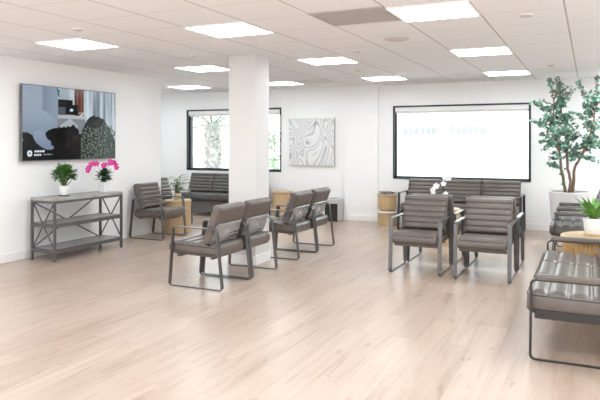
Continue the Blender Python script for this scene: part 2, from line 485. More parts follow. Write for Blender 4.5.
def vent(name, x0, x1, y0, y1, m, label, slats):
    root = empty(name, ((x0+x1)/2, (y0+y1)/2, CEIL)); tag(root, label, 'ceiling panel')
    hx, hy = (x1-x0)/2, (y1-y0)/2
    bm = bmesh.new(); f = 0.02
    for (a,b,c,d) in ((-hx,hx,-hy,-hy+f),(-hx,hx,hy-f,hy),(-hx,-hx+f,-hy+f,hy-f),(hx-f,hx,-hy+f,hy-f)): box(bm, a,b,c,d,-0.01,0)
    finish('panel_frame', bm, m, root)
    bm = bmesh.new(); box(bm, -hx+f, hx-f, -hy+f, hy-f, -0.004, -0.001)
    for k in range(slats):
        yy = -hy+f + (k+0.5)*(2*hy-2*f)/slats; box(bm, -hx+f, hx-f, yy-0.004, yy+0.004, -0.008, -0.004)
    finish('grille', bm, m, root)
vent('ceiling_vent', -1.995, -1.395, 4.41, 4.95, M_vent, 'darker grey square return panel in the ceiling at the top edge', 10)
vent('ceiling_vent', -1.995, -1.395, 9.10, 9.90, M_vent_lt, 'pale air vent set in the ceiling left of the last right-hand light', 9)
vent('ceiling_vent', -4.435, -3.835, 9.10, 9.62, M_vent_lt, 'pale air vent in the ceiling in front of the grey canvas', 9)

def disc(name, x, y, r, label, cat, group=None, drop=0.007):
    root = empty(name, (x, y, CEIL)); tag(root, label, cat, group)
    bm = bmesh.new(); lathe(bm, [(r, 0), (r, -drop*0.5), (r*0.93, -drop)], 28); bmesh.ops.recalc_face_normals(bm, faces=bm.faces)
    finish('trim_ring', bm, M_lightframe if 'speaker' not in name else M_speaker, root)
    bm = bmesh.new(); lathe(bm, [(r*0.8, -drop), (r*0.75, -drop-0.006), (r*0.2, -drop-0.010)], 28); bmesh.ops.recalc_face_normals(bm, faces=bm.faces)
    finish('grille', bm, M_speaker, root)
disc('ceiling_speaker', -1.706, 5.88, 0.125, 'large round ceiling speaker behind the grey ceiling panel', 'ceiling speaker')
G = 'small round fixtures in the ceiling'
disc('smoke_detector', -2.33, 6.47, 0.055, 'small round ceiling fixture between the large speaker and column', 'detector', G)
disc('smoke_detector', -2.93, 8.17, 0.06, 'small round ceiling fixture in front of the pilaster light', 'detector', G)
disc('smoke_detector', -4.127, 4.16, 0.05, 'small round ceiling fixture right next to the light above the television', 'detector', G)
disc('smoke_detector', -4.15, 5.96, 0.04, 'small round ceiling fixture left of the column top', 'detector', G)
disc('smoke_detector', -0.459, 5.207, 0.06, 'small round ceiling fixture near the upper right corner', 'detector', G)
disc('smoke_detector', -0.46, 8.70, 0.055, 'small round ceiling fixture above the tall potted tree', 'detector', G)

# ------------------------------------------------------------------ seating
ARM = 0.585
def side_frame(x, arm, m, parent, upright=False, w=0.040):
    bm = bmesh.new()
    loop_bar(bm, [(-0.31, 0.0), (0.31, 0.0), (0.245, arm), (-0.265, arm)] if not upright else [(-0.31, 0.0), (0.31, 0.0), (0.29, arm), (-0.305, arm)], 0.035, x-w/2, x+w/2, 0.012)
    o = finish('side_frame', bm, m, parent)
    return o

def seat_part(x, w, m, parent, ribs=5, thick=0.125):
    bm = bmesh.new()
    mt = Matrix.Translation((x, -0.325, 0.4375-thick/2)) @ Matrix.Rotation(R(-2.0), 4, 'X')
    cushion(bm, w, 0.56, thick, ribs, er=0.034, groove=0.017, mtx=mt)
    bmesh.ops.recalc_face_normals(bm, faces=bm.faces)
    s = finish('seat', bm, m, parent, True)
    bm = bmesh.new()
    p = [(-w/2+.012, -0.327, 0.41), (w/2-.012, -0.327, 0.41)]
    for zz in (0.4375-thick+0.030, 0.408):
        tube(bm, [(x-w/2-0.001, 0.20, zz-0.014), (x-w/2-0.001, -0.295, zz), (x-w/2+0.028, -0.3265, zz), (x+w/2-0.028, -0.3265, zz), (x+w/2+0.001, -0.295, zz), (x+w/2+0.001, 0.20, zz-0.014)], 0.0035, 6)
    finish('piping', bm, M_piping, s, True)
    return s

BACK_M = Matrix.Translation((0, 0.098, 0.430)) @ Matrix.Rotation(R(70), 4, 'X')
def back_part(x, w, m, parent, rear=True, ribs=6):
    mt = Matrix.Translation((x, 0, 0)) @ BACK_M
    bm = bmesh.new(); cushion(bm, w, 0.385, 0.095, ribs, er=0.03, groove=0.016, mtx=mt)
    bmesh.ops.recalc_face_normals(bm, faces=bm.faces)
    b = finish('backrest', bm, m, parent, True)
    if rear:
        # upper panel of the back, plain matte cloth, and the loose shiny vinyl below it
        bm = bmesh.new(); nx, ny = 8, 6; top = []
        for j in range(ny+1):
            row = []
            for i in range(nx+1):
                u, v = i/nx, j/ny
                row.append(bm.verts.new(mt @ Vector(((u-.5)*(w-0.012), 0.215+v*0.163, -0.0495-0.004*math.sin(math.pi*u)*math.sin(math.pi*v)))))
            top.append(row)
        for j in range(ny):
            for i in range(nx): bm.faces.new((top[j][i], top[j+1][i], top[j+1][i+1], top[j][i+1]))
        solid(bm, 0.004)
        finish('upper_back_panel', bm, M_leather_bk, b, True)
        bm = bmesh.new(); nx, ny = 40, 20; top = []
        for j in range(ny+1):
            row = []
            for i in range(nx+1):
                u, v = i/nx, j/ny
                sag = math.sin(math.pi*u)*math.sin(math.pi*min(1, v*1.0))
                px = (u-.5)*2
                dr = abs(px)**1.3*0.6 + v*1.2
                wr = 0.016*noise.noise(Vector((u*2.2+3, dr*6.0, 1.7+x))) + 0.012*noise.noise(Vector((u*5+dr*5, v*3, 4.0+x)))
                row.append(bm.verts.new(mt @ Vector(((u-.5)*(w-0.008), 0.006+v*0.212, -0.052 - 0.018*sag - wr*(0.35+sag)))))
            top.append(row)
        for j in range(ny):
            for i in range(nx): bm.faces.new((top[j][i], top[j+1][i], top[j+1][i+1], top[j][i+1]))
        solid(bm, 0.003)
        finish('lower_back_panel', bm, M_vinyl, b, True)
    return b

def solid(bm, th):
    bm.normal_update()
    g = bmesh.ops.solidify(bm, geom=list(bm.faces), thickness=th)
    bmesh.ops.recalc_face_normals(bm, faces=bm.faces)

def arm_pad(x, arm, m, parent):
    bm = bmesh.new(); box(bm, x-0.033, x+0.033, -0.275, 0.235, arm-0.012, arm+0.032, bev=0.014, seg=3)
    a = finish('arm_pad', bm, m, parent, False)
    bm = bmesh.new()
    tube(bm, [(x-0.033, 0.22, arm-0.002), (x-0.033, -0.265, arm-0.002), (x-0.024, -0.276, arm-0.002), (x+0.024, -0.276, arm-0.002), (x+0.033, -0.265, arm-0.002), (x+0.033, 0.22, arm-0.002)], 0.004, 6)
    finish('piping', bm, M_piping, a, True)

def make_seating(n, name, mleather, msteel, arm=ARM, pads=False, apron=False, sw=0.575, upright=False, thick=0.125):
    root = empty(name, (0, 0, 0))
    W = n*sw if n > 1 else 0.53
    lx = W/2 + (0.012 if n > 1 else 0.0)
    for s in (-1, 1):
        side_frame(s*lx, arm, msteel, root, upright)
        if pads: arm_pad(s*lx, arm, mleather, root)
        if n == 1: continue
        # short flat rail that ties the loop to the seat
        bm = bmesh.new(); xx = s*(lx-0.030)
        box(bm, xx-0.004, xx+0.004, -0.283, 0.262, 0.262, 0.318, bev=0.002, seg=1)
        rl = finish('seat_rail', bm, msteel, root)
        for yy in (-0.24, 0.20):
            bm = bmesh.new(); mt = Matrix.Translation((xx + s*0.004, yy, 0.29)) @ Matrix.Rotation(R(90), 4, 'Y')
            bmesh.ops.create_cone(bm, cap_ends=True, segments=12, radius1=0.009, radius2=0.008, depth=0.008, matrix=mt)
            finish('bolt', bm, M_bolt, rl)
    # cross bars under the seat
    for yy in (-0.22, 0.16):
        bm = bmesh.new(); box(bm, -lx+0.03, lx-0.03, yy-0.02, yy+0.02, 0.285, 0.311 if yy < 0 else 0.292, bev=0.003, seg=1)
        finish('cross_bar', bm, msteel, root)
    for k in range(n):
        x = (k-(n-1)/2)*sw
        w = (sw-0.006) if n > 1 else 0.482
        if n > 1: w = sw-0.006 if 0 < k < n-1 else sw-0.030; 
        xo = 0 if n == 1 or 0 < k < n-1 else (0.012 if k == 0 else -0.012)
        seat_part(x+xo, w, mleather, root, thick=thick)
        back_part(x+xo, w, mleather, root)
    # uprights that carry the backrests between the rear legs
    bm = bmesh.new(); box(bm, -lx+0.026, lx-0.026, 0.205, 0.219, 0.395, 0.425, bev=0.002, seg=1)
    finish('back_rail', bm, msteel, root)
    if apron:
        bm = bmesh.new(); box(bm, -lx+0.06, lx-0.06, -0.205, -0.19, 0.08, 0.284, bev=0.003, seg=1)
        finish('apron_panel', bm, M_panel_dk, root)
    return root

chair = make_seating(1, 'armchair', M_leather, M_steel)
chair_pad = make_seating(1, 'armchair', M_greyleather, M_steel_dark, arm=0.565, pads=True)
bench_pad = make_seating(3, 'bench', M_leather, M_steel_dark, arm=0.525, pads=True, upright=True, thick=0.15)
bench_win = make_seating(3, 'bench', M_leather, M_steel_dark, arm=0.60, sw=0.61)
bench_alc = make_seating(3, 'bench', M_greyleather, M_steel_dark, arm=0.60, apron=True)

bench_pad.scale.y = 1.15; chair_pad.scale.y = 1.08
used = set()
def place(proto, x, y, deg, label, cat, group):
    o = proto if proto.name not in used else copy_tree(proto)
    used.add(o.name)
    o.location = (x, y, 0.0); o.rotation_euler = (0, 0, R(deg)); tag(o, label, cat, group)
    return o
GB = 'armchairs in front of and behind the column seen from the back'
place(chair, -3.43, 5.23, -90, 'taupe armchair seen from behind, nearest of the four near the column', 'armchair', GB)
place(chair, -3.43, 5.81, -90, 'taupe armchair seen from behind, standing right against the front of the column', 'armchair', GB)
place(chair, -3.44, 6.94, -90, 'taupe armchair seen from behind, just past the column base', 'armchair', GB)
place(chair, -3.44, 7.52, -90, 'taupe armchair seen from behind, farthest from viewer in its row of four', 'armchair', GB)
GF = 'armchairs standing back to back before the wide window'
place(chair, -1.685, 6.76, 0, 'taupe armchair facing the viewer, left one of the front pair', 'armchair', GF)
place(chair, -0.985, 6.71, 0, 'taupe armchair facing the viewer, right one of the front pair', 'armchair', GF)
place(chair, -1.67, 7.42, 180, 'taupe armchair turned to the window behind the left front armchair', 'armchair', GF)
place(chair, -0.98, 7.39, 180, 'taupe armchair turned to the window behind the right front armchair', 'armchair', GF)
GL = 'armchairs on the two sides of the small drum table by the left wall'
place(chair, -5.81, 7.445, 90, 'taupe armchair against the left wall between console and drum table', 'armchair', GL)
place(chair, -6.50, 8.60, 90, 'armchair mostly hidden past the wall corner behind the drum table', 'armchair', GL)
GR = 'armchairs in the row at the right edge'
place(chair_pad, -0.08, 8.05, -90, 'grey padded armchair at the right edge, just behind the slatted drum table', 'armchair', GR)
place(chair_pad, -0.08, 8.76, -90, 'grey padded armchair at the right edge, in front of the tall planter', 'armchair', GR)
place(bench_pad, 0.0, 5.13, -90, 'long quilted leather bench at the lower right edge, nearest the viewer', 'bench', None)
place(bench_win, -1.86, 9.98, 0, 'three-seat taupe bench below the wide window', 'bench', None)
place(bench_alc, -6.40, 10.14, 0, 'three-seat grey bench below the palm window, partly behind the column', 'bench', None)

# ------------------------------------------------------------------ side tables
def drum_table(x, y, r, h, label, slats=False, niche=False, mw=M_wood):
    root = empty('drum_table', (x, y, 0)); tag(root, label, 'side table', 'round wooden side tables')
    bm = bmesh.new(); t = 0.035
    lathe(bm, [(r-0.012, h-t), (r, h-t+0.006), (r, h-0.006), (r-0.006, h)], 48); bmesh.ops.recalc_face_normals(bm, faces=bm.faces)
    finish('table_top', bm, M_woodtop, root, False)
    def drum(z0, z1, name):
        bm = bmesh.new()
        if slats:
            n = 240
            lathe(bm, [(r-0.02, z0), (r-0.02, z1)], n, wob=lambda k, z: (0.0 if k % 4 in (0, 1) else -0.010))
        else:
            lathe(bm, [(r-0.012, z0), (r-0.008, z0+0.006), (r-0.008, z1-0.002)], 48)
        bmesh.ops.recalc_face_normals(bm, faces=bm.faces)
        finish(name, bm, mw, root, False)
    if niche:
        drum(h*0.52, h-t, 'upper_drum'); drum(0.0, h*0.40, 'lower_drum')
        bm = bmesh.new(); lathe(bm, [(r-0.006, h*0.40), (r+0.02, h*0.40+0.004), (r+0.02, h*0.45), (r+0.014, h*0.455)], 48); bmesh.ops.recalc_face_normals(bm, faces=bm.faces)
        finish('shelf', bm, M_shelfwhite, root)
        bm = bmesh.new(); lathe(bm, [(r*0.7, h*0.455), (r*0.7, h*0.52)], 32); bmesh.ops.recalc_face_normals(bm, faces=bm.faces)
        finish('inner_core', bm, M_wooddark, root)
    else:
        drum(0.0, h-t, 'drum_base')
    return root
drum_table(-5.85, 7.98, 0.215, 0.505, 'round honey wood drum table carrying a green plant by the left wall')
drum_table(-5.09, 10.12, 0.19, 0.52, 'wooden drum table peeking out right behind the column', mw=M_wood)
drum_table(-3.12, 10.17, 0.17, 0.53, 'wooden drum table with a pale shelf beside the pilaster', niche=True)
drum_table(0.10, 6.47, 0.36, 0.52, 'large round table with slatted wooden drum at right edge', slats=True, mw=M_wooddark)
drum_table(-1.87, 8.72, 0.24, 0.48, 'round wooden table hidden behind the front armchairs, carrying a white orchid')

# ------------------------------------------------------------------ television
def tv():
    y0, y1, z0, z1 = 5.26, 6.86, 1.175, 2.10
    root = empty('television', (LX, (y0+y1)/2, (z0+z1)/2)); tag(root, 'large flat television on the left wall showing a sleeping figure', 'television')
    hy, hz = (y1-y0)/2, (z1-z0)/2
    bm = bmesh.new(); box(bm, 0.035, 0.070, -hy, hy, -hz, hz, bev=0.004); finish('television_body', bm, M_tvbezel, root)
    bm = bmesh.new(); box(bm, 0.0, 0.035, -0.3, 0.3, -0.2, 0.2); finish('wall_mount', bm, M_black, root)
    nx, nz = 220, 124
    bm = bmesh.new(); b = 0.008
    vs = [[bm.verts.new((0.0712, -hy+b + (2*hy-2*b)*i/nx, -hz+b+(2*hz-2*b)*j/nz)) for i in range(nx+1)] for j in range(nz+1)]
    for j in range(nz):
        for i in range(nx): bm.faces.new((vs[j][i], vs[j][i+1], vs[j+1][i+1], vs[j+1][i]))
    def lerp(a, b, t): return tuple(p+(q-p)*t for p, q in zip(a, b))
    def ell(u, v, cu, cv, ru, rv, rot=0.0):
        du, dv = (u-cu)*1.78, v-cv; c, s = math.cos(rot), math.sin(rot)
        a, d = du*c+dv*s, -du*s+dv*c
        return (a/(ru*1.78))**2 + (d/rv)**2
    def nz_(u, v, s, o=0): return noise.fractal(Vector((u*1.78*s, v*s, o)), 1.0, 2.0, 3)
    def pic(u, v):
        c = (0.62, 0.66, 0.70)                                             # room wall
        if u > 0.60: 
            st = max(0, min(1, 0.55+0.9*noise.fractal(Vector((u*38, v*0.8, 1.0)), 1.0, 2.0, 2))); c = lerp((0.46,0.51,0.56), (0.80,0.84,0.87), st)
        if 0.10 < u < 0.36 and v > 0.80:
            c = (0.10,0.33,0.36) if nz_(u, v, 16, 2) > 0.0 else (0.62,0.78,0.78)
        if 0.46 < u < 0.52 and v > 0.72: c = (0.72,0.76,0.78)
        if 0.515 < u < 0.62 and v > 0.55: c = lerp((0.30,0.17,0.14), (0.48,0.30,0.26), 0.5+0.5*math.sin(u*140))
        if 0.30 < u < 0.50 and 0.74 < v < 0.84: c = (0.03,0.035,0.04)
        if 0.33 < u < 0.42 and 0.62 < v < 0.74: c = (0.30,0.33,0.36)
        if 0.42 < u < 0.555 and 0.63 < v < 0.78: c = (0.015,0.02,0.035)
        if ell(u, v, 0.485, 0.70, 0.018, 0.02) < 1: c = (0.75,0.88,0.92)
        if 0.33 < u < 0.64 and 0.58 < v < 0.625: c = (0.70,0.72,0.73)
        if 0.33 < u < 0.64 and v <= 0.58: c = (0.50,0.52,0.54)
        if abs(u-0.59) < 0.025 and 0.62 < v < 0.67 and nz_(u, v, 30) > 0: c = (0.85,0.87,0.85)
        # pale cushion
        if abs((u-0.46)*1.3 - (v-0.47)*0.1)+abs(v-0.47)*1.2 < 0.135: c = (0.66,0.70,0.72)
        # the blue grey armchair
        if ell(u, v, 0.12, 0.62, 0.225, 0.62, -0.22) < 1 and u < 0.345: c = lerp((0.38,0.43,0.50), (0.55,0.60,0.67), max(0,min(1,(u+0.02)*3.2)))
        if ell(u, v, 0.06, 0.84, 0.13, 0.42) < 1 and v > 0.62: c = (0.60,0.65,0.71)
        if ell(u, v, 0.13, 0.42, 0.19, 0.27) < 1: c = lerp((0.44,0.50,0.58), (0.60,0.66,0.73), max(0, min(1, v*1.6-0.1)))
        # dark throw and dark foreground
        if v < 0.27+0.16*nz_(u, v, 4) and u < 0.62: c = lerp((0.012,0.014,0.018), (0.05,0.055,0.065), max(0,v*3))
        if ell(u, v, 0.20, 0.27, 0.115, 0.10, -0.5) < 1: c = lerp((0.42,0.48,0.58), (0.60,0.66,0.74), v*2)
        # dark haired head laid down
        if ell(u, v, 0.44, 0.25, 0.155, 0.225, 0.25) < 1 + 0.5*nz_(u, v, 9): c = lerp((0.022,0.020,0.020), (0.085,0.072,0.070), max(0, 0.5+nz_(u, v, 9, 5)))
        if ell(u, v, 0.32, 0.34, 0.10, 0.10) < 1+0.4*nz_(u, v, 9, 1): c = (0.022,0.02,0.022)
        if ell(u, v, 0.50, 0.24, 0.075, 0.13, 0.2) < 1: c = lerp((0.07,0.06,0.06), (0.16,0.13,0.13), max(0, 0.5+nz_(u, v, 8, 6)))
        # patterned knit over the shoulders
        body = ell(u, v, 0.79, 0.12, 0.215, 0.52, 0.25)
        if (body < 1+0.15*nz_(u, v, 5) or (u > 0.58 and v < 0.30 and u < 0.9)) and u > 0.59:
            k = nz_(u+0.2*v, v, 38, 3); c = (0.05,0.06,0.055) if k < -0.05 else ((0.20,0.23,0.21) if k < 0.18 else (0.46,0.50,0.47))
            if ell(u, v, 0.74, 0.55, 0.11, 0.10) < 1: c = lerp((0.10,0.105,0.10),(0.17,0.18,0.17), 0.5+nz_(u,v,20))
        if u > 0.90 and v < 0.5 and nz_(u, v, 14, 8) > -0.1 : c = lerp(c, (0.16,0.25,0.22), 0.7)
        if abs(u-0.592) < 0.003 and v < 0.3: c = (0.4,0.4,0.4)
        # round white badge and two short caption lines
        q = ell(u, v, 0.066, 0.095, 0.024, 0.042)
        if q < 1: c = (0.92,0.95,0.97) if q > 0.25 else (0.45,0.62,0.78)
        if 0.105 < u < 0.205 and 0.105 < v < 0.13 and (int(u*230) % 5): c = (0.92,0.93,0.95)
        if 0.105 < u < 0.175 and 0.062 < v < 0.085 and (int(u*230) % 4): c = (0.90,0.91,0.93)
        if 0.195 < u < 0.285 and 0.066 < v < 0.081 and (int(u*260) % 4): c = (0.55,0.57,0.60)
        return c
    me_bm = bm
    lay = bm.loops.layers.float_color.new('picture')
    for f in bm.faces:
        for lp in f.loops:
            co = lp.vert.co
            u = (co.y+hy-b)/(2*hy-2*b); v = (co.z+hz-b)/(2*hz-2*b)
            c = pic(u, v)
            lp[lay] = (*[(x/12.92 if x <= 0.04045 else ((x+0.055)/1.055)**2.4) for x in c], 1)
    finish('screen', bm, M_screen, root)
tv()

# ------------------------------------------------------------------ console shelf
def console():
    x0, x1, y0, y1, H = -6.045, -5.655, 5.335, 6.50, 0.745
    cx, cy = (x0+x1)/2, (y0+y1)/2
    root = empty('console_shelf', (cx, cy, 0)); tag(root, 'three-tier grey console shelf with crossed braces below the television', 'console')
    hx, hy = (x1-x0)/2, (y1-y0)/2; t = 0.028
    for sx in (-1, 1):
        for sy in (-1, 1):
            bm = bmesh.new(); xx, yy = sx*(hx-t/2), sy*(hy-t/2); box(bm, xx-t/2, xx+t/2, yy-t/2, yy+t/2, 0, H-0.03, bev=0.002, seg=1)
            finish('leg', bm, M_console, root)
    bm = bmesh.new(); box(bm, -hx, hx, -hy, hy, H-0.035, H, bev=0.003, seg=1); finish('top_shelf', bm, M_shelfwood, root)
    for zz, nm in ((0.425, 'middle_shelf'), (0.125, 'bottom_shelf')):
        bm = bmesh.new(); box(bm, -hx+0.012, hx-0.012, -hy+t, hy-t, zz-0.015, zz+0.015, bev=0.002, seg=1); s = finish(nm, bm, M_shelfwood, root)
        bm = bmesh.new()
        box(bm, hx-t, hx-0.004, -hy+t, hy-t, zz-0.028, zz+0.017); box(bm, -hx+0.004, -hx+t, -hy+t, hy-t, zz-0.028, zz+0.017)
        box(bm, -hx+t, hx-t, -hy+0.004, -hy+t-0.001, zz-0.028, zz+0.017); box(bm, -hx+t, hx-t, hy-t+0.001, hy-0.004, zz-0.028, zz+0.017)
        finish('shelf_rim', bm, M_console, s)
    bm = bmesh.new()
    for (a, b, c, d) in ((-hx, hx, -hy, -hy+t),(-hx, hx, hy-t, hy),(-hx, -hx+t, -hy, hy),(hx-t, hx, -hy, hy)): box(bm, a+0.002, b-0.002, c+0.002, d-0.002, H-0.062, H-0.034)
    finish('top_rim', bm, M_console, root)
    def brace(p, q):
        bm = bmesh.new(); tube(bm, [p, q], 0.009, 6); finish('brace', bm, M_console, root)
    for sy in (-1, 1):
        yy = sy*(hy-0.014)
        for (za, zb) in ((0.215, 0.435), (0.47, 0.69)):
            pass
        brace((-hx+0.02, yy-0.004, 0.14), (hx-0.02, yy-0.004, 0.69)); brace((-hx+0.02, yy+0.006, 0.69), (hx-0.02, yy+0.006, 0.14))
    xx = -hx+0.003
    brace((xx-0.004, -hy+0.02, 0.13), (xx-0.004, hy-0.02, 0.70)); brace((xx-0.014, -hy+0.02, 0.70), (xx-0.014, hy-0.02, 0.13))
console()

# ------------------------------------------------------------------ plants
def leaf(bm, p, d, up, l, w, fold=0.25, droop=0.3, seg=3):
    """one leaf blade from p along d; a folded and drooping strip"""
    d = d.normalized(); s = d.cross(up)
    if s.length < 1e-4: s = d.cross(Vector((1, 0, 0)))
    s.normalize(); n = s.cross(d).normalized()
    rows = []
    for k in range(seg+1):
        t = k/seg
        ww = w*0.5*math.sin(math.pi*(0.08+0.90*t)**0.8) if k < seg else w*0.03
        c = p + d*(l*t) - n*(droop*l*t*t)
        rows.append((bm.verts.new(c - s*ww + n*(fold*ww)), bm.verts.new(c), bm.verts.new(c + s*ww + n*(fold*ww))))
    for a, b in zip(rows, rows[1:]):
        bm.faces.new((a[0], a[1], b[1], b[0])); bm.faces.new((a[1], a[2], b[2], b[1]))

def rdir(rng, zmin=-0.3, zmax=1.0):
    a = rng.uniform(0, 2*math.pi); z = rng.uniform(zmin, zmax); r = math.sqrt(max(0, 1-z*z))
    return Vector((r*math.cos(a), r*math.sin(a), z))

def pot(root, r0, r1, h, m, saucer=False, n=32, square=False):
    bm = bmesh.new()
    if square:
        box(bm, -r1, r1, -r1, r1, 0, h, bev=0.006)
    else:
        lathe(bm, [(r0*0.92, 0), (r0, 0.004), (r1, h-0.004), (r1-0.003, h), (r1-0.010, h), (r1-0.014, h-0.02)], n)
        bmesh.ops.recalc_face_normals(bm, faces=bm.faces)
    p = finish('pot', bm, m, root, not square)
    bm = bmesh.new()
    if square: box(bm, -r1+0.008, r1-0.008, -r1+0.008, r1-0.008, h, h+0.003)
    else: lathe(bm, [(r1-0.013, h-0.022), (r1-0.013, h-0.012), (r1*0.3, h-0.006)], n)
    bmesh.ops.recalc_face_normals(bm, faces=bm.faces)
    finish('soil', bm, M_soil, p)
    return p

def bushy(root, base, cen, rad, count, l, w, m, seed, zmin=-0.4):
    rng = random.Random(seed); bm = bmesh.new(); st = bmesh.new()
    for k in range(count):
        d = rdir(rng, zmin, 1.0); q = rng.uniform(0.25, 1.0)**0.6
        p = Vector(cen) + Vector((d.x*rad[0], d.y*rad[1], d.z*rad[2]))*q*0.8
        ld = (d + rdir(rng)*0.7 + Vector((0, 0, 0.15)))
        leaf(bm, p, ld, Vector((0, 0, 1)), l*rng.uniform(0.7, 1.2), w*rng.uniform(0.8, 1.2), droop=rng.uniform(0.1, 0.5))
        if k % 6 == 0:
            b = Vector(base); tube(st, [b + Vector((d.x, d.y, 0))*0.01, b.lerp(p, 0.5)+Vector((d.x, d.y, 0))*0.01, p], [0.003, 0.0025, 0.0015], 5)
    finish('stems', st, M_stem, root, True)
    return finish('foliage', bm, m, root, True)

# small bushy plant on the console
r = empty('potted_plant', (-5.85, 5.67, 0.745)); tag(r, 'small bushy green plant in white pot on the console', 'plant')
p = pot(r, 0.052, 0.062, 0.115, M_pot)
bm = bmesh.new(); lathe(bm, [(0.045, 0.0), (0.060, 0.002), (0.064, 0.010), (0.055, 0.012)], 28); bmesh.ops.recalc_face_normals(bm, faces=bm.faces)
finish('saucer', bm, M_black, r); p.location.z = 0.012
bushy(r, (0, 0, 0.11), (0, 0, 0.245), (0.155, 0.155, 0.145), 260, 0.068, 0.046, M_leaf, 3)

def bloom(name, m, loc, face, s, parent, seed=0):
    rng = random.Random(seed); bm = bmesh.new(); face = Vector(face).normalized()
    a = face.cross(Vector((0, 0, 1))).normalized(); b = a.cross(face).normalized()
    o = Vector((0, 0, 0))
    for k in range(5):
        t = 2*math.pi*k/5 + rng.uniform(-.1, .1) + math.pi/2
        d = a*math.cos(t) + b*math.sin(t) + face*0.25
        leaf(bm, o, d, face, s*(1.0 if k % 2 else 0.9), s*0.85, fold=-0.15, droop=0.25)
    bmesh.ops.create_icosphere(bm, subdivisions=1, radius=s*0.16, matrix=Matrix.Translation(face*s*0.12))
    return finish(name, bm, m, parent, True, loc)

def orchid(root, h, stems, m, s, seed, leafm, leaves=6, leaf_l=0.12, leaf_w=0.05):
    rng = random.Random(seed)
    bm = bmesh.new()
    for k in range(leaves):
        a = 2*math.pi*k/leaves + rng.uniform(-.3, .3)
        leaf(bm, Vector((0, 0, h)), Vector((math.cos(a), math.sin(a), 0.85)), Vector((0, 0, 1)), leaf_l*rng.uniform(.8, 1.1), leaf_w, droop=0.55, seg=5)
    finish('leaves', bm, leafm, root, True)
    for pts, where in stems:
        bm = bmesh.new(); tube(bm, pts, 0.0028, 6); st = finish('flower_stem', bm, M_stem, root, True)
        for w in where:
            i = min(int(w*(len(pts)-1)), len(pts)-2); f = w*(len(pts)-1)-i
            q = Vector(pts[i]).lerp(Vector(pts[i+1]), f) + Vector((rng.uniform(-.012, .012), rng.uniform(-.012, .012), rng.uniform(-.02, .01)))
            bloom('flower', m, q, (0.6+rng.uniform(-.5, .5), -0.75+rng.uniform(-.4, .4), 0.15+rng.uniform(-.2, .2)), s*rng.uniform(.85, 1.1), st, rng.randint(0, 99))

r = empty('potted_orchid', (-5.85, 6.36, 0.745)); tag(r, 'pink flowering orchid in white square pot on the console', 'plant')
pot(r, 0.05, 0.05, 0.135, M_pot, square=True)
orchid(r, 0.135, [
    ([(0,0,.135),(-.02,-.02,.25),(-.05,-.05,.35),(-.09,-.08,.385),(-.12,-.12,.36),(-.13,-.16,.30)], (.55,.66,.76,.86,.95,1.0)),
    ([(0,0,.135),(.02,.02,.26),(.03,.03,.37),(.05,.06,.41),(.08,.10,.39),(.10,.13,.33)], (.52,.63,.73,.83,.92,1.0)),
    ([(0,0,.135),(.0,.01,.25),(.01,.0,.34),(.02,-.02,.375),(.03,-.05,.35)], (.7,.85,1.0)),
], M_pink, 0.042, 4, M_leafdark, leaves=16, leaf_l=0.13, leaf_w=0.055)
bushy(r, (0, 0, 0.12), (0, 0, 0.21), (0.085, 0.085, 0.09), 90, 0.075, 0.045, M_leafdark, 12, zmin=-0.5)

# leafy plant on the small drum table
r = empty('potted_plant', (-5.85, 7.98, 0.505)); tag(r, 'leafy green plant in small tan pot on the left drum table', 'plant')
pot(r, 0.048, 0.062, 0.10, mat('tan_pot', (0.55, 0.47, 0.33), 0.5, var=0.05))
rng = random.Random(8); bm = bmesh.new(); st = bmesh.new()
for k in range(30):
    a = rng.uniform(0, 2*math.pi); q = rng.uniform(0.02, 0.11); hh = rng.uniform(0.13, 0.36)
    p = Vector((q*math.cos(a), q*math.sin(a), hh)); tube(st, [(0, 0, .09), p*0.6+Vector((0, 0, .03)), p], 0.0022, 5)
    leaf(bm, p, Vector((math.cos(a), math.sin(a), rng.uniform(-.1, .9))), Vector((0, 0, 1)), rng.uniform(.07, .11), rng.uniform(.04, .06), droop=.4, seg=4)
finish('stems', st, M_stem, r, True); finish('foliage', bm, M_leaf, r, True)
bm = bmesh.new()
for a, hh in ((0.6, 0.33), (2.6, 0.28), (3.6, 0.24), (5.4, 0.26), (0.1, 0.37)):
    leaf(bm, Vector((0.05*math.cos(a), 0.05*math.sin(a), hh)), Vector((math.cos(a), math.sin(a), .45)), Vector((0, 0, 1)), .13, .07, droop=.25, seg=4)
finish('large_leaves', bm, M_leafdark, r, True)

# white orchid on the hidden table
r = empty('potted_orchid', (-1.87, 8.72, 0.48)); tag(r, 'white flowering orchid rising behind the left front armchair', 'plant')
pot(r, 0.055, 0.065, 0.10, M_pot)
orchid(r, 0.10, [
    ([(0,0,.10),(.0,.0,.22),(.0,.0,.34),(.02,.0,.41),(.05,-.01,.44),(.09,-.02,.43)], (.45,.60,.70,.82,.92,1.0)),
    ([(0,0,.10),(-.03,-.01,.20),(-.06,-.02,.29),(-.09,-.03,.32),(-.12,-.04,.28),(-.13,-.05,.22)], (.50,.62,.74,.86,1.0)),
    ([(0,0,.10),(.02,.0,.16),(.03,.0,.20),(.05,-.01,.21)], (.7,1.0)),
], M_white, 0.046, 9, M_leafdark, leaves=7)

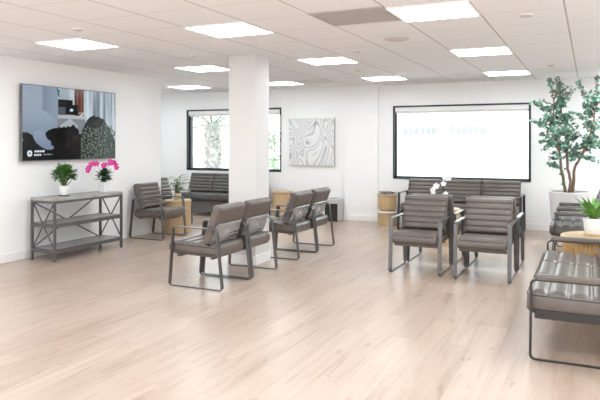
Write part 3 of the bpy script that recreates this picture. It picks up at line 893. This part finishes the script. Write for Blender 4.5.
# strappy plant on the slatted table
r = empty('potted_plant', (0.03, 6.47, 0.52)); tag(r, 'strappy bright green plant in white pot on the slatted table', 'plant')
p = pot(r, 0.075, 0.095, 0.15, M_pot); p.location.z = 0.018
bm = bmesh.new(); lathe(bm, [(0.080, 0), (0.084, 0.003), (0.084, 0.015), (0.080, 0.018)], 32); bmesh.ops.recalc_face_normals(bm, faces=bm.faces)
finish('wooden_coaster', bm, M_wood, r)
rng = random.Random(21); bm = bmesh.new()
for k in range(44):
    a = rng.uniform(0, 2*math.pi); q = rng.uniform(0, .04)
    leaf(bm, Vector((q*math.cos(a), q*math.sin(a), .165)), Vector((math.cos(a), math.sin(a), rng.uniform(.7, 2.6))), Vector((0, 0, 1)), rng.uniform(.16, .30), rng.uniform(.035, .055), droop=rng.uniform(.1, .45), seg=6)
finish('foliage', bm, M_leafbright, r, True)

# tall tree in a planter
def tall_tree():
    r = empty('potted_tree', (-0.27, 9.66, 0)); tag(r, 'tall blue-green leafy tree in pale planter beside the wide window', 'tree')
    bm = bmesh.new(); h = 0.70
    lathe(bm, [(0.215, 0), (0.22, 0.005), (0.272, h-0.006), (0.267, h), (0.252, h), (0.247, h-0.03)], 48); bmesh.ops.recalc_face_normals(bm, faces=bm.faces)
    p = finish('planter', bm, M_potgrey, r, False)
    bm = bmesh.new(); lathe(bm, [(0.246, h-0.05), (0.246, h-0.03), (0.1, h-0.025)], 32); bmesh.ops.recalc_face_normals(bm, faces=bm.faces); finish('soil', bm, M_soil, p)
    rng = random.Random(5)
    trunks = [
        [(-.05,0,.66),(-.07,.0,.82),(-.105,.0,1.00),(-.11,-.02,1.16),(-.15,-.02,1.34),(-.17,-.03,1.55),(-.21,-.04,1.78),(-.20,-.05,2.02)],
        [(.0,-.01,.66),(.025,-.01,.84),(-.02,.0,1.02),(-.035,.0,1.22),(.0,.01,1.42),(-.05,.02,1.62),(-.10,.02,1.84),(-.12,.03,2.10)],
        [(.04,.01,.66),(.06,.01,.86),(.07,.02,1.04),(.14,.02,1.18),(.22,.02,1.34),(.27,.0,1.52),(.33,-.01,1.75),(.35,-.02,2.0)],
    ]
    tips = []
    for t in trunks:
        bm = bmesh.new(); pts = []
        for a, b in zip(t, t[1:]):
            for k in range(3): pts.append(Vector(a).lerp(Vector(b), k/3) + Vector((rng.uniform(-.006, .006), rng.uniform(-.006, .006), 0)))
        pts.append(Vector(t[-1]))
        tube(bm, pts, [0.024-0.018*i/len(pts) for i in range(len(pts))], 8)
        finish('trunk', bm, M_bark, r, True)
        tips += [(Vector(q), 1) for q in pts[9:]]
    br = bmesh.new(); twigs = []
    for (q, w) in tips:
        for k in range(3):
            d = rdir(rng, -0.25, 0.9); d.y *= 0.75
            L = rng.uniform(.12, .36)
            e = q + d*L
            e.z = min(e.z, 2.34)
            m = q.lerp(e, .5) + Vector((0, 0, .03)); tube(br, [q, m, e], [.006, .004, .002], 5)
            twigs.append((q, m, e))
    # a few long sprays that stick out past the crown
    for (q, e) in (((-.17,-.03,1.5),(-.52,-.05,1.72)), ((-.2,-.04,1.8),(-.50,-.02,1.98)), ((-.15,-.02,1.35),(-.40,-.03,1.40)), ((-.11,.02,1.9),(-.16,.0,2.33)),
                   ((-.2,-.05,1.95),(-.26,-.05,2.34)), ((.14,.02,1.18),(.36,-.05,1.12)), ((.33,-.01,1.7),(.12,-.02,2.25)), ((.35,-.02,1.9),(.36,0,2.33)), ((.22,.02,1.34),(.50,.0,1.30)), ((-.105,0,1.0),(-.26,-.02,1.08))):
        q, e = Vector(q), Vector(e); m = q.lerp(e, .5) + Vector((0, 0, .04)); tube(br, [q, m, e], [.006, .004, .002], 5); twigs += [(q, m, e)]*3
    finish('branches', br, M_bark, r, True)
    g = bmesh.new(); pk = bmesh.new()
    for (q, m, e) in twigs:
        for k in range(15):
            t = rng.uniform(.2, 1.0)
            p = q.lerp(m, t*2) if t < .5 else m.lerp(e, t*2-1)
            p = p + rdir(rng, -1, 1)*0.02
            d = rdir(rng, -.6, 1)
            if p.z > 2.30: d.z = -abs(d.z)
            tgt = pk if (p.z > 2.02 and rng.random() < .45) else g
            s = rng.uniform(.035, .06) * (0.75 if tgt is pk else 1)
            leaf(tgt, p, d, rdir(rng), s, s*0.85, droop=.15, seg=3)
    finish('foliage', g, M_leafblue, r, True); finish('young_leaves', pk, M_leafpink, r, True)
    # a low leafy spray at the foot of the trunks
    bm = bmesh.new()
    for k in range(22):
        t = rng.uniform(0, 1); p = Vector((-.075-.05*t+rng.uniform(-.03, .03), -.03, .78+.5*t))
        leaf(bm, p, rdir(rng, -.3, 1), rdir(rng), rng.uniform(.03, .045), .032, droop=.1)
    finish('low_shoots', bm, M_leaf, r, True)
tall_tree()

# ------------------------------------------------------------------ canvas, bin, magazines
r = empty('wall_canvas', (-4.685, BY, 1.41)); tag(r, 'square white canvas with grey contour lines on the back wall', 'picture')
bm = bmesh.new(); box(bm, -0.459, 0.459, -0.045, -0.001, -0.44, 0.44, bev=0.003, seg=1); finish('stretched_canvas', bm, M_canvas_edge, r)
bm = bmesh.new(); box(bm, -0.456, 0.456, -0.0475, -0.0452, -0.437, 0.437); finish('print', bm, M_canvas, r)

def waste_bin():
    r = empty('waste_bin', (-4.16, 10.31, 0)); tag(r, 'black waste bin with light grey lid beside the pilaster', 'bin')
    bm = bmesh.new(); box(bm, -0.125, 0.125, -0.12, 0.12, 0.0, 0.33, bev=0.008); finish('bin_body', bm, M_black, r)
    bm = bmesh.new(); box(bm, -0.135, 0.135, -0.13, 0.13, 0.315, 0.40, bev=0.012); lid = finish('lid', bm, M_lgrey, r)
    bm = bmesh.new(); box(bm, -0.075, 0.075, -0.06, 0.06, 0.399, 0.403); finish('lid_opening', bm, M_black, lid)
    bm = bmesh.new(); box(bm, 0.125, 0.137, -0.125, 0.125, 0.01, 0.33, bev=0.003); finish('side_panel', bm, M_lgrey, r)
waste_bin()
for k, (dx, dy, rz, m, lab) in enumerate(((0.0, 0.0, 12, M_paper, 'dark magazine lying lowest on the drum table beside the pilaster'), (0.015, -0.01, -20, M_paper2, 'speckled grey magazine between two others on the pilaster drum table'), (-0.01, 0.0, 35, M_paper, 'dark magazine lying topmost on the drum table beside the pilaster'))):
    bm = bmesh.new(); box(bm, -0.10, 0.10, -0.135, 0.135, 0, 0.011, bev=0.002, seg=1)
    o = finish('magazine', bm, m); o.location = (-3.12+dx, 10.17+dy, 0.5302+k*0.0112); o.rotation_euler = (0, 0, R(rz))
    tag(o, lab, 'magazine', 'magazines on the drum table')

# ------------------------------------------------------------------ outside
M_pave = mat('pale_paving', (0.62, 0.62, 0.60), 0.8, var=0.06, scale=2)
bm = bmesh.new(); box(bm, -40, 30, BY+0.25, 60, -0.35, -0.15); struct(finish('ground', bm, M_pave))
M_facade = mat('pale_stucco', (0.80, 0.80, 0.79), 0.8, var=0.02)
M_facade_win = mat('pale_tinted_glazing', (0.20, 0.205, 0.21), 0.3, var=0.1, scale=1)
def building():
    r = empty('office_building', (-5.5, 30, -0.15)); tag(r, 'pale sunlit building with grey window strips across the street', 'building')
    bm = bmesh.new(); box(bm, -6.5, 6.5, 0, 6, 0, 6.5); finish('facade', bm, M_facade, r)
    for (a, b, z0, z1) in ((-2.9, -1.2, 1.95, 2.3), (-0.6, 1.1, 1.98, 2.32), (-0.6, 0.15, 1.15, 1.5)):
        bm = bmesh.new(); n = 6
        box(bm, a, b, -0.05, -0.01, z0, z1)
        for k in range(n+1):
            xx = a+(b-a)*k/n; box(bm, xx-0.02, xx+0.02, -0.07, -0.01, z0, z1, mi=1)
        finish('window', bm, [M_facade_win, M_facade], r)
    bm = bmesh.new(); box(bm, 1.6, 4.4, -1.2, 0, 0.9, 1.0); finish('awning', bm, mat('pale_awning', (0.66, 0.66, 0.65), 0.7, var=0.03), r)
building()
def palm():
    r = empty('palm_tree', (-9.77, 15, -0.15)); tag(r, 'palm tree with a thick scaly trunk outside the alcove window', 'tree')
    bm = bmesh.new(); lathe(bm, [(0.21, 0), (0.21, 1.0), (0.22, 1.9), (0.17, 2.1)], 24); bmesh.ops.recalc_face_normals(bm, faces=bm.faces)
    M_pt = mat('grey_palm_bark', (0.30, 0.29, 0.27), 0.9, var=0.5, scale=9)
    t = finish('trunk', bm, M_pt, r, True)
    rng = random.Random(2); bm = bmesh.new()
    for k in range(170):
        a = rng.uniform(0, 2*math.pi); z = rng.uniform(.5, 2.0); q = 0.20
        leaf(bm, Vector((q*math.cos(a), q*math.sin(a), z)), Vector((math.cos(a)*.5, math.sin(a)*.5, 1)), Vector((math.cos(a), math.sin(a), .2)), 0.12, .13, droop=-.15)
    finish('old_frond_stubs', bm, mat('pale_palm_stub', (0.36, 0.35, 0.33), 0.9, var=0.4, scale=12), t)
    M_fr = mat('pale_frond', (0.16, 0.18, 0.15), 0.6, var=0.2)
    for k in range(14):
        a = 2*math.pi*k/14 + rng.uniform(-.2, .2); el = rng.uniform(.3, 1.4); bm = bmesh.new(); pts = []
        for j in range(9):
            t_ = j/8; pts.append(Vector((math.cos(a)*1.5*t_, math.sin(a)*1.5*t_, 2.0+el*1.5*t_-1.2*t_*t_)))
        tube(bm, pts, [.03-.025*j/8 for j in range(9)], 5)
        for j in range(2, 9):
            for s in (-1, 1):
                side = Vector((-math.sin(a)*s, math.cos(a)*s, 0))
                leaf(bm, pts[j], side+Vector((math.cos(a)*.6, math.sin(a)*.6, -.1)), Vector((0, 0, 1)), .45, .035, droop=.4)
        finish('frond', bm, M_fr, r)
palm()
r = empty('leafy_shrub', (-7.3, 13.6, -0.15)); tag(r, 'washed-out green shrub outside the alcove window right of the column', 'shrub')
bushy(r, (0, 0, 0), (0, 0, 1.35), (0.55, 0.55, 0.75), 260, 0.17, 0.09, mat('pale_shrub_leaf', (0.30, 0.42, 0.27), 0.6, var=0.3, scale=3), 14, zmin=-.8)
